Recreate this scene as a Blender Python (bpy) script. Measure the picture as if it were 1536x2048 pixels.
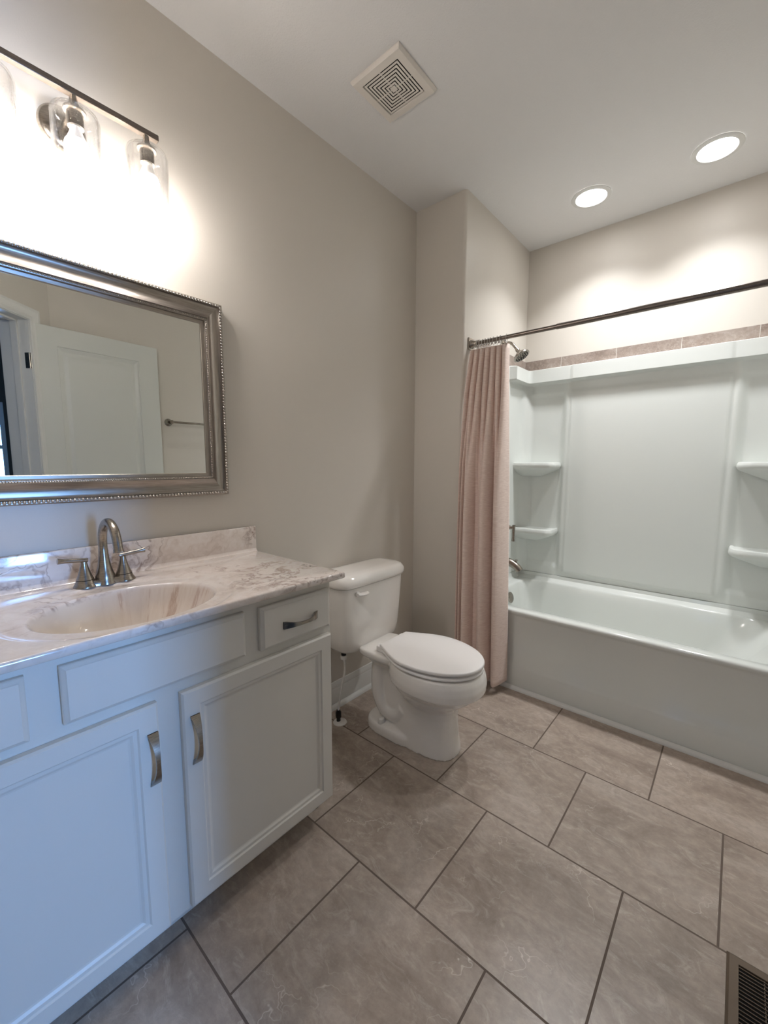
import bpy, bmesh, math, random
from mathutils import Vector, Matrix
from math import sin, cos, pi, radians, sqrt
random.seed(7)
for o in list(bpy.data.objects): bpy.data.objects.remove(o)
SC = bpy.context.scene
COL = SC.collection

# ------------------------------------------------------------------ camera
CAM = Vector((1.54618, -0.04615, 1.276))
yaw, pitch, roll = -0.70956, -0.11347, 0.00222
fw = Vector((sin(yaw)*cos(pitch), cos(yaw)*cos(pitch), sin(pitch)))
rt = Vector((cos(yaw), -sin(yaw), 0)); up = rt.cross(fw)
r2 = rt*cos(roll)+up*sin(roll); u2 = -rt*sin(roll)+up*cos(roll)
cd = bpy.data.cameras.new('camera'); cam = bpy.data.objects.new('camera', cd); COL.objects.link(cam)
cd.sensor_fit = 'VERTICAL'; cd.sensor_height = 24.0; cd.lens = 24.0*825.74/2048
cd.clip_start = 0.01; cd.clip_end = 100
cam.matrix_world = Matrix(((r2.x, u2.x, -fw.x, CAM.x), (r2.y, u2.y, -fw.y, CAM.y), (r2.z, u2.z, -fw.z, CAM.z), (0, 0, 0, 1)))
SC.camera = cam

# ------------------------------------------------------------------ exposure, world, large lights
SC.view_settings.view_transform = 'Standard'
SC.view_settings.look = 'None'
SC.view_settings.gamma = 1
SC.view_settings.exposure = 1.9
SC.view_settings.use_curve_mapping = False
SC.cycles.max_bounces = 12; SC.cycles.diffuse_bounces = 6; SC.cycles.glossy_bounces = 6
SC.cycles.transmission_bounces = 8; SC.cycles.transparent_max_bounces = 16
SC.cycles.sample_clamp_indirect = 6.0

w = bpy.data.worlds.new('world'); SC.world = w; w.use_nodes = True
bg = w.node_tree.nodes['Background']
bg.inputs[0].default_value = (0.42, 0.66, 1.0, 1); bg.inputs[1].default_value = 1.0

BULB = 46.0          # bulb emission strength
CAN = 7.0
CANW = 1.75          # watts of each downlight beam           # recessed lens emission strength
DAY = 36.0           # daylight through the window of the room beyond the door (W)
def area(name, loc, target, sx, sy, power, color):
    l = bpy.data.lights.new(name, 'AREA'); l.shape = 'RECTANGLE'; l.size = sx; l.size_y = sy
    l.energy = power; l.color = color
    o = bpy.data.objects.new(name, l); COL.objects.link(o); o.location = loc
    o.rotation_euler = (Vector(target)-Vector(loc)).to_track_quat('-Z', 'Y').to_euler()
    return o
area('window_daylight', (4.85, 0.45, 1.35), (0, 0.36, 1.15), 0.50, 1.2, DAY, (0.20, 0.46, 1.0))

# ------------------------------------------------------------------ materials
def newmat(name):
    m = bpy.data.materials.new(name); m.use_nodes = True
    return m, m.node_tree, m.node_tree.nodes['Principled BSDF']
def lin(c):
    return tuple(((v/255)/12.92 if v/255 <= .04045 else ((v/255+.055)/1.055)**2.4) for v in c)+(1,)
def add_bump(nt, b, height, strength, dist):
    n = nt.nodes.new('ShaderNodeBump'); n.inputs['Strength'].default_value = strength; n.inputs['Distance'].default_value = dist
    nt.links.new(height, n.inputs['Height']); nt.links.new(n.outputs[0], b.inputs['Normal']); return n
def noise(nt, scale, detail=3, vec=None, rough=.5, dist=0):
    n = nt.nodes.new('ShaderNodeTexNoise'); n.inputs['Scale'].default_value = scale; n.inputs['Detail'].default_value = detail
    n.inputs['Roughness'].default_value = rough; n.inputs['Distortion'].default_value = dist
    if vec is not None: nt.links.new(vec, n.inputs['Vector'])
    return n
def ramp(nt, fac, stops):
    r = nt.nodes.new('ShaderNodeValToRGB'); nt.links.new(fac, r.inputs[0])
    while len(r.color_ramp.elements) < len(stops): r.color_ramp.elements.new(.5)
    for e, (p, c) in zip(r.color_ramp.elements, stops): e.position = p; e.color = c
    return r
def mixc(nt, fac, a, b, blend='MIX'):
    m = nt.nodes.new('ShaderNodeMix'); m.data_type = 'RGBA'; m.blend_type = blend
    for sock, v in ((m.inputs[0], fac), (m.inputs[6], a), (m.inputs[7], b)):
        if hasattr(v, 'links'): nt.links.new(v, sock)
        else: sock.default_value = v
    return m.outputs[2]
def geo(nt):
    return nt.nodes.new('ShaderNodeNewGeometry').outputs['Position']
def math_(nt, op, a, b=None, c=None):
    m = nt.nodes.new('ShaderNodeMath'); m.operation = op
    for i, v in enumerate((a, b, c)):
        if v is None: continue
        if hasattr(v, 'links'): nt.links.new(v, m.inputs[i])
        else: m.inputs[i].default_value = v
    return m.outputs[0]
def vmap(nt, vec, loc=(0, 0, 0), rot=(0, 0, 0), sc=(1, 1, 1)):
    m = nt.nodes.new('ShaderNodeMapping'); nt.links.new(vec, m.inputs[0])
    m.inputs['Location'].default_value = loc; m.inputs['Rotation'].default_value = rot; m.inputs['Scale'].default_value = sc
    return m.outputs[0]
def plain(name, c, rough=.5, metal=0, bump=None, spec=.5, coat=0, var=0):
    m, nt, b = newmat(name)
    b.inputs['Base Color'].default_value = lin(c); b.inputs['Roughness'].default_value = rough; b.inputs['Metallic'].default_value = metal
    b.inputs['Specular IOR Level'].default_value = spec; b.inputs['Coat Weight'].default_value = coat
    if var:
        n = noise(nt, 6, 4, geo(nt)); c2 = tuple(max(0, v*(1-var)) for v in c)
        r = ramp(nt, n.outputs[0], [(.35, lin(c)), (.7, lin(c2))]); nt.links.new(r.outputs[0], b.inputs['Base Color'])
    if bump:
        n = noise(nt, bump[0], 3, geo(nt)); add_bump(nt, b, n.outputs[0], bump[1], bump[2])
    return m

M = {}
M['wall'] = plain('greige_wall_paint', (211, 205, 196), .42, bump=(220, .12, .002), spec=.35)
M['ceil'] = plain('ceiling_paint', (226, 225, 224), .85, bump=(160, .35, .003), spec=.2)
M['white_trim'] = plain('white_trim_paint', (222, 222, 219), .32)
M['cabinet'] = plain('white_cabinet_paint', (220, 216, 208), .38, bump=(300, .05, .001))
M['acrylic'] = plain('white_acrylic', (218, 221, 217), .13, spec=.5, coat=.3)
M['surround'] = plain('satin_white_surround', (218, 221, 217), .34, spec=.45)
M['porcelain'] = plain('white_porcelain', (240, 236, 231), .07, coat=.5)
M['seat'] = plain('white_seat_plastic', (242, 239, 237), .28)
M['door'] = plain('white_door_paint', (214, 216, 211), .4, bump=(90, .1, .001))
M['bronze'] = plain('brown_register_metal', (98, 84, 70), .45, metal=.35)
M['black'] = plain('black_shade_and_backing', (8, 7, 6), .9)  # register duct shade put into the colour; also the mirror backing
M['blackrub'] = plain('black_plastic', (18, 18, 18), .4)
M['vent'] = plain('white_vent_plastic', (226, 220, 212), .45)
M['slotshade'] = plain('painted_duct_shade', (14, 8, 10), .8)  # shade behind the ceiling grille, put into the colour
M['whitepl'] = plain('white_plastic', (226, 223, 219), .35)
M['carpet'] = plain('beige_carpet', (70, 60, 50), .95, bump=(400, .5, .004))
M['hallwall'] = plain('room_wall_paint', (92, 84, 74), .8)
M['chrome'] = plain('polished_chrome', (200, 200, 198), .12, metal=1)

def brushed(name, c, rough, aniso_scale):
    m, nt, b = newmat(name); b.inputs['Metallic'].default_value = 1
    v = vmap(nt, geo(nt), sc=aniso_scale); n = noise(nt, 1, 4, v, .6)
    c2 = tuple(int(x*.82) for x in c)
    r = ramp(nt, n.outputs[0], [(.3, lin(c2)), (.7, lin(c))]); nt.links.new(r.outputs[0], b.inputs['Base Color'])
    rr = nt.nodes.new('ShaderNodeMapRange'); nt.links.new(n.outputs[0], rr.inputs[0])
    rr.inputs[3].default_value = rough*.8; rr.inputs[4].default_value = rough*1.2; nt.links.new(rr.outputs[0], b.inputs['Roughness'])
    return m
M['nickel'] = brushed('brushed_nickel', (176, 168, 158), .24, (60, 60, 400))
M['nickel_dark'] = brushed('satin_nickel_bar', (140, 130, 122), .3, (400, 30, 400))
M['frame_h'] = brushed('silver_frame_along', (178, 170, 162), .33, (300, 14, 300))
M['frame_v'] = brushed('silver_frame_upright', (178, 170, 162), .33, (300, 300, 14))
M['bead'] = plain('silver_bead', (190, 184, 178), .2, metal=1)

m, nt, b = newmat('mirror_glass'); b.inputs['Metallic'].default_value = 1; b.inputs['Roughness'].default_value = .0
b.inputs['Base Color'].default_value = (.80, .83, .81, 1); M['mirror'] = m

def emis(name, c, s):
    m, nt, b = newmat(name); b.inputs['Base Color'].default_value = (.9, .9, .9, 1)
    b.inputs['Emission Color'].default_value = c; b.inputs['Emission Strength'].default_value = s; return m
M['bulb'] = emis('lit_bulb_glass', (1.0, .94, .89, 1), BULB)
M['lens'] = emis('lit_downlight_lens', (1.0, .985, .97, 1), CAN)

# seeded clear glass
m, nt, b = newmat('seeded_clear_glass')
for n in list(nt.nodes):
    if n.type != 'OUTPUT_MATERIAL': nt.nodes.remove(n)
out = nt.nodes['Material Output']
tr = nt.nodes.new('ShaderNodeBsdfTransparent'); tr.inputs[0].default_value = (.95, .95, .95, 1)
gl = nt.nodes.new('ShaderNodeBsdfGlossy'); gl.inputs['Roughness'].default_value = .05
lw = nt.nodes.new('ShaderNodeLayerWeight'); lw.inputs[0].default_value = .3
vo = nt.nodes.new('ShaderNodeTexVoronoi'); vo.inputs['Scale'].default_value = 170
nt.links.new(geo(nt), vo.inputs['Vector'])
seed = ramp(nt, vo.outputs['Distance'], [(.10, (1, 1, 1, 1)), (.24, (0, 0, 0, 1))])
bp_ = nt.nodes.new('ShaderNodeBump'); bp_.inputs['Strength'].default_value = 1; bp_.inputs['Distance'].default_value = .002
nt.links.new(seed.outputs[0], bp_.inputs['Height'])
for s in (gl.inputs['Normal'],): nt.links.new(bp_.outputs[0], s)
fac = math_(nt, 'MAXIMUM', math_(nt, 'MULTIPLY', lw.outputs['Facing'], .55), math_(nt, 'MULTIPLY', seed.outputs[0], .45))
ms = nt.nodes.new('ShaderNodeMixShader'); nt.links.new(fac, ms.inputs[0]); nt.links.new(tr.outputs[0], ms.inputs[1]); nt.links.new(gl.outputs[0], ms.inputs[2])
nt.links.new(ms.outputs[0], out.inputs[0]); M['glass'] = m

# window pane
m, nt, b = newmat('window_pane')
for n in list(nt.nodes):
    if n.type != 'OUTPUT_MATERIAL': nt.nodes.remove(n)
tr = nt.nodes.new('ShaderNodeBsdfTransparent'); gl = nt.nodes.new('ShaderNodeBsdfGlossy'); gl.inputs['Roughness'].default_value = 0
fr = nt.nodes.new('ShaderNodeFresnel'); ms = nt.nodes.new('ShaderNodeMixShader')
nt.links.new(fr.outputs[0], ms.inputs[0]); nt.links.new(tr.outputs[0], ms.inputs[1]); nt.links.new(gl.outputs[0], ms.inputs[2])
nt.links.new(ms.outputs[0], nt.nodes['Material Output'].inputs[0]); M['pane'] = m

# floor tile: 44.6 x 45 cm stone-look tiles in a half-offset bond
def tile_mat(name, loc, bw, rh, mortar, cols, groutc, freq=2, off=.5, rot=(0, 0, 0), sc=1.0, rough=.33):
    m, nt, b = newmat(name)
    P = geo(nt); v = vmap(nt, P, loc=loc, rot=rot)
    br = nt.nodes.new('ShaderNodeTexBrick'); nt.links.new(v, br.inputs['Vector'])
    br.offset = off; br.offset_frequency = freq; br.squash = 1
    br.inputs['Color1'].default_value = (0, 0, 0, 1); br.inputs['Color2'].default_value = (1, 1, 1, 1); br.inputs['Mortar'].default_value = (0, 0, 0, 1)
    br.inputs['Scale'].default_value = 1; br.inputs['Mortar Size'].default_value = mortar; br.inputs['Mortar Smooth'].default_value = 0.1
    br.inputs['Bias'].default_value = 0; br.inputs['Brick Width'].default_value = bw; br.inputs['Row Height'].default_value = rh
    sep = nt.nodes.new('ShaderNodeSeparateColor'); nt.links.new(br.outputs['Color'], sep.inputs[0]); rnd = sep.outputs[0]
    cmb = nt.nodes.new('ShaderNodeCombineXYZ')
    nt.links.new(math_(nt, 'MULTIPLY', rnd, 7.0), cmb.inputs[0]); nt.links.new(math_(nt, 'MULTIPLY', rnd, 3.1), cmb.inputs[1]); nt.links.new(math_(nt, 'MULTIPLY', rnd, 11.0), cmb.inputs[2])
    va = nt.nodes.new('ShaderNodeVectorMath'); va.operation = 'ADD'; nt.links.new(P, va.inputs[0]); nt.links.new(cmb.outputs[0], va.inputs[1]); pv = va.outputs[0]
    st = vmap(nt, pv, rot=(0, 0, .5), sc=(sc, 2.0*sc, sc))
    n1 = noise(nt, 3.2, 9, st, .68, .6)
    base = ramp(nt, n1.outputs[0], [(.34, lin(cols[0])), (.50, lin(cols[1])), (.66, lin(cols[2]))])
    n2 = noise(nt, 38*sc, 6, pv, .7)
    f2 = ramp(nt, n2.outputs[0], [(.40, (.90, .90, .90, 1)), (.65, (1.08, 1.08, 1.08, 1))])
    c = mixc(nt, 1.0, base.outputs[0], f2.outputs[0], 'MULTIPLY')
    # cloudy pale streaks
    n4 = noise(nt, 9*sc, 8, st, .75, 1.5)
    f4 = ramp(nt, n4.outputs[0], [(.52, (0, 0, 0, 1)), (.70, (.75, .75, .75, 1))])
    c = mixc(nt, f4.outputs[0], c, lin(cols[3]))
    # thin pale veins, broken up
    nd = noise(nt, 5, 4, pv, .6)
    vv = nt.nodes.new('ShaderNodeVectorMath'); vv.operation = 'MULTIPLY_ADD'; nt.links.new(nd.outputs['Color'], vv.inputs[0]); vv.inputs[1].default_value = (.5, .5, .5); nt.links.new(pv, vv.inputs[2])
    vo = nt.nodes.new('ShaderNodeTexVoronoi'); vo.feature = 'DISTANCE_TO_EDGE'; vo.inputs['Scale'].default_value = 4.2*sc; nt.links.new(vv.outputs[0], vo.inputs['Vector'])
    vr = ramp(nt, vo.outputs['Distance'], [(.0, (1, 1, 1, 1)), (.011, (0, 0, 0, 1))])
    n3 = noise(nt, 3.6*sc, 2, pv, .5); gate = ramp(nt, n3.outputs[0], [(.52, (0, 0, 0, 1)), (.66, (.85, .85, .85, 1))])
    c = mixc(nt, math_(nt, 'MULTIPLY', vr.outputs[0], gate.outputs[0]), c, lin(cols[4]))
    tint = ramp(nt, rnd, [(0, (.94, .94, .94, 1)), (1, (1.04, 1.03, 1.02, 1))])
    c = mixc(nt, 1.0, c, tint.outputs[0], 'MULTIPLY')
    c = mixc(nt, br.outputs['Fac'], c, lin(groutc))
    nt.links.new(c, b.inputs['Base Color'])
    rr = nt.nodes.new('ShaderNodeMapRange'); nt.links.new(br.outputs['Fac'], rr.inputs[0]); rr.inputs[3].default_value = rough; rr.inputs[4].default_value = .85
    nt.links.new(rr.outputs[0], b.inputs['Roughness'])
    h = math_(nt, 'ADD', math_(nt, 'MULTIPLY', math_(nt, 'SUBTRACT', 1.0, br.outputs['Fac']), 1.0), math_(nt, 'MULTIPLY', n2.outputs[0], .10))
    add_bump(nt, b, h, .5, .002)
    return m
FT = [(146, 132, 121), (168, 154, 142), (182, 170, 159), (198, 188, 178), (226, 218, 209)]
M['floor'] = tile_mat('stone_look_floor_tile', (-.7045, -.8149, 0), .4459, .4503, .0030, FT, (104, 91, 82))
BT = [(128, 113, 104), (150, 136, 127), (168, 156, 147), (182, 172, 164), (216, 208, 200)]
M['border'] = tile_mat('stone_border_tile', (-.249, .0, 0), .33, 5.0, .0012, BT, (206, 201, 194), freq=2, off=0, sc=2.0, rough=.25)

# cultured marble top
def marble(name, swirl=True):
    m, nt, b = newmat(name); P = geo(nt)
    n0 = noise(nt, 2.6, 5, P, .6)
    vv = nt.nodes.new('ShaderNodeVectorMath'); vv.operation = 'MULTIPLY_ADD'; nt.links.new(n0.outputs['Color'], vv.inputs[0]); vv.inputs[1].default_value = (.55, .9, .6); nt.links.new(P, vv.inputs[2])
    st = vmap(nt, vv.outputs[0], rot=(.2, .1, .35), sc=(5.5, 2.2, 4.0))
    n1 = noise(nt, 1.6, 7, st, .62, 1.6)
    base = ramp(nt, n1.outputs[0], [(.30, lin((206, 192, 183))), (.46, lin((226, 215, 208))), (.62, lin((234, 226, 221))), (.8, lin((212, 202, 194)))])
    n2 = noise(nt, .75, 4, st, .5, 2.6)
    # thin dark veins where n2 passes .5
    d = math_(nt, 'ABSOLUTE', math_(nt, 'SUBTRACT', n2.outputs[0], .5))
    vr = ramp(nt, d, [(.0, (1, 1, 1, 1)), (.007, (.6, .6, .6, 1)), (.045, (0, 0, 0, 1))])
    n3 = noise(nt, 3.5, 3, P, .5); gate = ramp(nt, n3.outputs[0], [(.46, (0, 0, 0, 1)), (.58, (.85, .85, .85, 1))])
    c = mixc(nt, math_(nt, 'MULTIPLY', vr.outputs[0], gate.outputs[0]), base.outputs[0], lin((142, 116, 104)))
    # vertical drips in the bowl: streaks that follow the angle round the basin
    if swirl:
        sp = nt.nodes.new('ShaderNodeSeparateXYZ'); nt.links.new(P, sp.inputs[0])
        ang = math_(nt, 'ARCTAN2', math_(nt, 'MULTIPLY', math_(nt, 'SUBTRACT', sp.outputs[0], .345), 1.3), math_(nt, 'SUBTRACT', sp.outputs[1], .325))
        cb = nt.nodes.new('ShaderNodeCombineXYZ'); nt.links.new(math_(nt, 'MULTIPLY', ang, 4.2), cb.inputs[0]); nt.links.new(math_(nt, 'MULTIPLY', sp.outputs[2], 3.0), cb.inputs[1])
        n5 = noise(nt, 1.4, 5, cb.outputs[0], .65, .3)
        drip = ramp(nt, n5.outputs[0], [(.42, lin((228, 217, 207))), (.54, lin((222, 209, 198))), (.61, lin((196, 172, 157))), (.67, lin((226, 214, 203)))])
        gz = nt.nodes.new('ShaderNodeMapRange'); nt.links.new(sp.outputs[1], gz.inputs[0]); gz.inputs[1].default_value = .29; gz.inputs[2].default_value = .35
        dc = mixc(nt, gz.outputs[0], lin((226, 216, 206)), drip.outputs[0])
        lowf = nt.nodes.new('ShaderNodeMapRange'); nt.links.new(sp.outputs[2], lowf.inputs[0]); lowf.inputs[1].default_value = .893; lowf.inputs[2].default_value = .905; lowf.inputs[3].default_value = 1; lowf.inputs[4].default_value = 0
        c = mixc(nt, lowf.outputs[0], c, dc)
    nt.links.new(c, b.inputs['Base Color']); b.inputs['Roughness'].default_value = .12; b.inputs['Coat Weight'].default_value = .4
    return m
M['marble'] = marble('swirled_cultured_marble')
M['marble_splash'] = marble('swirled_marble_splash', False)

# curtain fabric
m, nt, b = newmat('blush_slub_fabric'); P = geo(nt)
wv = noise(nt, 1, 4, vmap(nt, P, sc=(30, 30, 420)), .6); wh = noise(nt, 1, 3, vmap(nt, P, sc=(420, 420, 40)), .6)
r = ramp(nt, wv.outputs[0], [(.35, lin((222, 199, 188))), (.65, lin((240, 221, 211)))])
nt.links.new(r.outputs[0], b.inputs['Base Color']); b.inputs['Roughness'].default_value = .9
b.inputs['Sheen Weight'].default_value = .2
add_bump(nt, b, math_(nt, 'ADD', wv.outputs[0], wh.outputs[0]), .5, .0015)
M['fabric'] = m

# ------------------------------------------------------------------ mesh helpers
def setp(o, **k):
    for a, v in k.items():
        if v is not None: o[a] = v
def link(name, bm, mat, parent=None, smooth=True, angle=35, origin=None):
    bmesh.ops.remove_doubles(bm, verts=bm.verts, dist=1e-6)
    bmesh.ops.recalc_face_normals(bm, faces=bm.faces)
    if parent is not None:
        r = parent
        while r.parent: r = r.parent
        org = r.location.copy(); rot = r.rotation_euler.copy()
    else:
        if origin is None:
            xs = [v.co for v in bm.verts]; lo = [min(c[i] for c in xs) for i in range(3)]; hi = [max(c[i] for c in xs) for i in range(3)]
            origin = ((lo[0]+hi[0])/2, (lo[1]+hi[1])/2, lo[2])
        org = Vector(origin)
    bmesh.ops.translate(bm, verts=bm.verts, vec=-org)
    me = bpy.data.meshes.new(name); bm.to_mesh(me); bm.free()
    me.materials.append(mat)
    o = bpy.data.objects.new(name, me); COL.objects.link(o)
    if parent is not None: o.parent = parent
    else: o.location = org
    if smooth:
        for p in me.polygons: p.use_smooth = True
        me.set_sharp_from_angle(angle=radians(angle))
    return o
def thing(name, label, cat, loc, group=None):
    o = bpy.data.objects.new(name, None); COL.objects.link(o); o.location = loc; o.empty_display_size = .05
    setp(o, label=label, category=cat, group=group); return o
def tag(o, label, cat, group=None): setp(o, label=label, category=cat, group=group); return o
def struct(name, bm, mat, smooth=False, label=None, **k):
    o = link(name, bm, mat, None, smooth, **k); o['kind'] = 'structure'
    if label: o['label'] = label
    return o
def dup(root, loc, label=None):
    r = root.copy(); COL.objects.link(r); r.location = loc
    if label: r['label'] = label
    for ch in list(root.children):
        c = ch.copy(); COL.objects.link(c); c.parent = r
        for g in ch.children:
            d = g.copy(); COL.objects.link(d); d.parent = c
    return r
def BM(): return bmesh.new()
def box(bm, x0, x1, y0, y1, z0, z1, bev=0, seg=2, mat=None):
    t = bmesh.new(); bmesh.ops.create_cube(t, size=1)
    for v in t.verts: v.co = Vector(((x0+x1)/2+v.co.x*(x1-x0), (y0+y1)/2+v.co.y*(y1-y0), (z0+z1)/2+v.co.z*(z1-z0)))
    if bev: bmesh.ops.bevel(t, geom=t.edges[:], offset=bev, segments=seg, profile=.5, affect='EDGES')
    if mat is not None: bmesh.ops.transform(t, matrix=mat, verts=t.verts)
    merge(bm, t); return bm
def merge(bm, t):
    me = bpy.data.meshes.new('tmp'); t.to_mesh(me); t.free(); bm.from_mesh(me); bpy.data.meshes.remove(me)
def loft(bm, rings, close=True, cap0=True, cap1=True):
    R = [[bm.verts.new(p) for p in ring] for ring in rings]; n = len(R[0])
    for a, b2 in zip(R[:-1], R[1:]):
        for i in range(n if close else n-1):
            j = (i+1) % n
            try: bm.faces.new((a[i], a[j], b2[j], b2[i]))
            except ValueError: pass
    if cap0: bm.faces.new(R[0])
    if cap1: bm.faces.new(R[-1])
    return bm
def circ(c, r, axis, N=24, ry=None):
    ax = Vector(axis).normalized(); a = Vector((0, 0, 1)) if abs(ax.z) < .9 else Vector((1, 0, 0))
    u = ax.cross(a).normalized(); v = ax.cross(u).normalized(); ry = r if ry is None else ry
    return [Vector(c)+u*(r*cos(2*pi*i/N))+v*(ry*sin(2*pi*i/N)) for i in range(N)]
def lathe(bm, base, axis, prof, N=28, cap0=True, cap1=True):
    """prof: (distance along axis, radius)"""
    ax = Vector(axis).normalized()
    return loft(bm, [circ(Vector(base)+ax*h, max(r, 1e-4), ax, N) for h, r in prof], True, cap0, cap1)
def tube(bm, pts, rad, N=16, cap=True):
    pts = [Vector(p) for p in pts]; n = len(pts); rad = rad if isinstance(rad, (list, tuple)) else [rad]*n
    tg = []
    for i in range(n):
        a = pts[max(0, i-1)]; c = pts[min(n-1, i+1)]; tg.append((c-a).normalized())
    t0 = tg[0]; a = Vector((0, 0, 1)) if abs(t0.z) < .9 else Vector((1, 0, 0)); u = t0.cross(a).normalized(); rings = []
    for i in range(n):
        if i: u = (u - tg[i]*u.dot(tg[i])).normalized()
        v = tg[i].cross(u); rings.append([pts[i]+(u*cos(2*pi*k/N)+v*sin(2*pi*k/N))*rad[i] for k in range(N)])
    return loft(bm, rings, True, cap, cap)
def sring(cx, cy, ax, ay, z, n=2.0, N=64, ax2=None):
    """superellipse ring; ax2 = half length on the -x side"""
    out = []
    for i in range(N):
        t = 2*pi*i/N; c, s = cos(t), sin(t)
        px = (abs(c)**(2/n))*(1 if c >= 0 else -1); py = (abs(s)**(2/n))*(1 if s >= 0 else -1)
        a = ax if (c >= 0 or ax2 is None) else ax2
        out.append(Vector((cx+a*px, cy+ay*py, z)))
    return out
def smooth_path(pts, k=8):
    P = [Vector(p) for p in pts]; out = []
    for i in range(len(P)-1):
        p0 = P[max(0, i-1)]; p1 = P[i]; p2 = P[i+1]; p3 = P[min(len(P)-1, i+2)]
        for j in range(k):
            t = j/k
            out.append(.5*((2*p1)+(-p0+p2)*t+(2*p0-5*p1+4*p2-p3)*t*t+(-p0+3*p1-3*p2+p3)*t**3))
    out.append(P[-1]); return out
def sstep(a, b2, x):
    t = max(0, min(1, (x-a)/(b2-a))); return t*t*(3-2*t)
def torus(bm, c, R, r, axis, N=24, k=8):
    pts = circ(c, R, axis, N); ax = Vector(axis).normalized(); rings = []
    for p in pts:
        o = (p-Vector(c)).normalized(); rings.append([p+(o*cos(2*pi*i/k)+ax*sin(2*pi*i/k))*r for i in range(k)])
    rings.append(rings[0]); return loft(bm, rings, True, False, False)
def poly_extrude(bm, pts, z0, z1):
    return loft(bm, [[Vector((x, y, z0)) for x, y in pts], [Vector((x, y, z1)) for x, y in pts]])
def panel_slab(bm, org, U, V, Nn, w, h, t, panels, ring, bev=.003):
    """slab of size w x h with thickness t (front face towards Nn); panels = (u0,u1,v0,v1); ring = [(inset, depth)...] steps"""
    org, U, V, Nn = Vector(org), Vector(U), Vector(V), Vector(Nn)
    P = lambda u, v, d: org+U*u+V*v+Nn*d
    us = sorted(set([bev, w-bev]+[p[i] for p in panels for i in (0, 1)])); vs = sorted(set([bev, h-bev]+[p[i] for p in panels for i in (2, 3)]))
    for i in range(len(us)-1):
        for j in range(len(vs)-1):
            a, b2, c, d = us[i], us[i+1], vs[j], vs[j+1]
            pn = [p for p in panels if p[0] <= a+1e-9 and b2 <= p[1]+1e-9 and p[2] <= c+1e-9 and d <= p[3]+1e-9]
            if not pn:
                bm.faces.new([bm.verts.new(P(*q)) for q in ((a, c, t), (b2, c, t), (b2, d, t), (a, d, t))])
    for (a, b2, c, d) in panels:
        rings = [[P(a, c, t), P(b2, c, t), P(b2, d, t), P(a, d, t)]]
        for ins, dep in ring: rings.append([P(a+ins, c+ins, t-dep), P(b2-ins, c+ins, t-dep), P(b2-ins, d-ins, t-dep), P(a+ins, d-ins, t-dep)])
        loft(bm, rings, True, False, True)
    rect = lambda e, d: [P(e, e, d), P(w-e, e, d), P(w-e, h-e, d), P(e, h-e, d)]
    loft(bm, [rect(bev, t), rect(0, t-bev), rect(0, 0)], True, False, True)
    return bm

# ------------------------------------------------------------------ room shell
XR, YW, YB, WX, HC = 1.83, 2.0416, 2.909, .329, 2.74
P0 = Vector((XR, .638, 0)); SD = Vector((-sin(radians(41)), -cos(radians(41)), 0)); ND = Vector((-SD.y, SD.x, 0))   # door wall direction, outward normal
SEND = (P0.y+.33)/-SD.y; XE = P0.x+SD.x*SEND
bm = BM(); poly_extrude(bm, [(0, -.33), (XE, -.33), (XR, P0.y), (XR, YB), (0, YB)], -.05, 0); bmesh.ops.recalc_face_normals(bm, faces=bm.faces)
struct('floor', bm, M['floor'], label='stone look square floor tiles in an offset bond')
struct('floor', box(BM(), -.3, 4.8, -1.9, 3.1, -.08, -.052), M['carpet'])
bm = box(BM(), XE+.001, 4.6, -1.6, P0.y+.6, -.05, -.004); 
struct('ceiling', box(BM(), -.3, 4.8, -1.9, 3.1, HC, HC+.1), M['ceil'])
bm.free()
struct('wall_left', box(BM(), -.12, 0, -.45, YB+.12, 0, HC), M['wall'])
# wing wall with a rounded drywall corner
bm = BM(); rr = .018
pts = [(0, YW), (WX-rr, YW)]+[(WX-rr+rr*sin(a), YW+rr-rr*cos(a)) for a in [radians(d) for d in range(15, 91, 15)]]+[(WX, YB), (0, YB)]
poly_extrude(bm, pts, 0, HC); struct('wall_wing', bm, M['wall'], smooth=True, angle=40)
struct('wall_back', box(BM(), 0, XR+.12, YB, YB+.12, 0, HC), M['wall'])
struct('wall_right', box(BM(), XR, XR+.12, P0.y, YB, 0, HC), M['wall'])
struct('wall_front', box(BM(), 0, XE, -.45, -.33, 0, HC), M['wall'])
# angled door wall
TH = .165; S0, S1, HD = .17, .905, 2.115
MD = Matrix(((SD.x, ND.x, 0, P0.x), (SD.y, ND.y, 0, P0.y), (0, 0, 1, 0), (0, 0, 0, 1)))
bm = BM()
box(bm, 0, S0-.02, 0, TH, 0, HC, mat=MD); box(bm, S1+.02, SEND, 0, TH, 0, HC, mat=MD); box(bm, S0-.02, S1+.02, 0, TH, HD+.02, HC, mat=MD)
struct('wall_door', bm, M['wall'])
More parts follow.
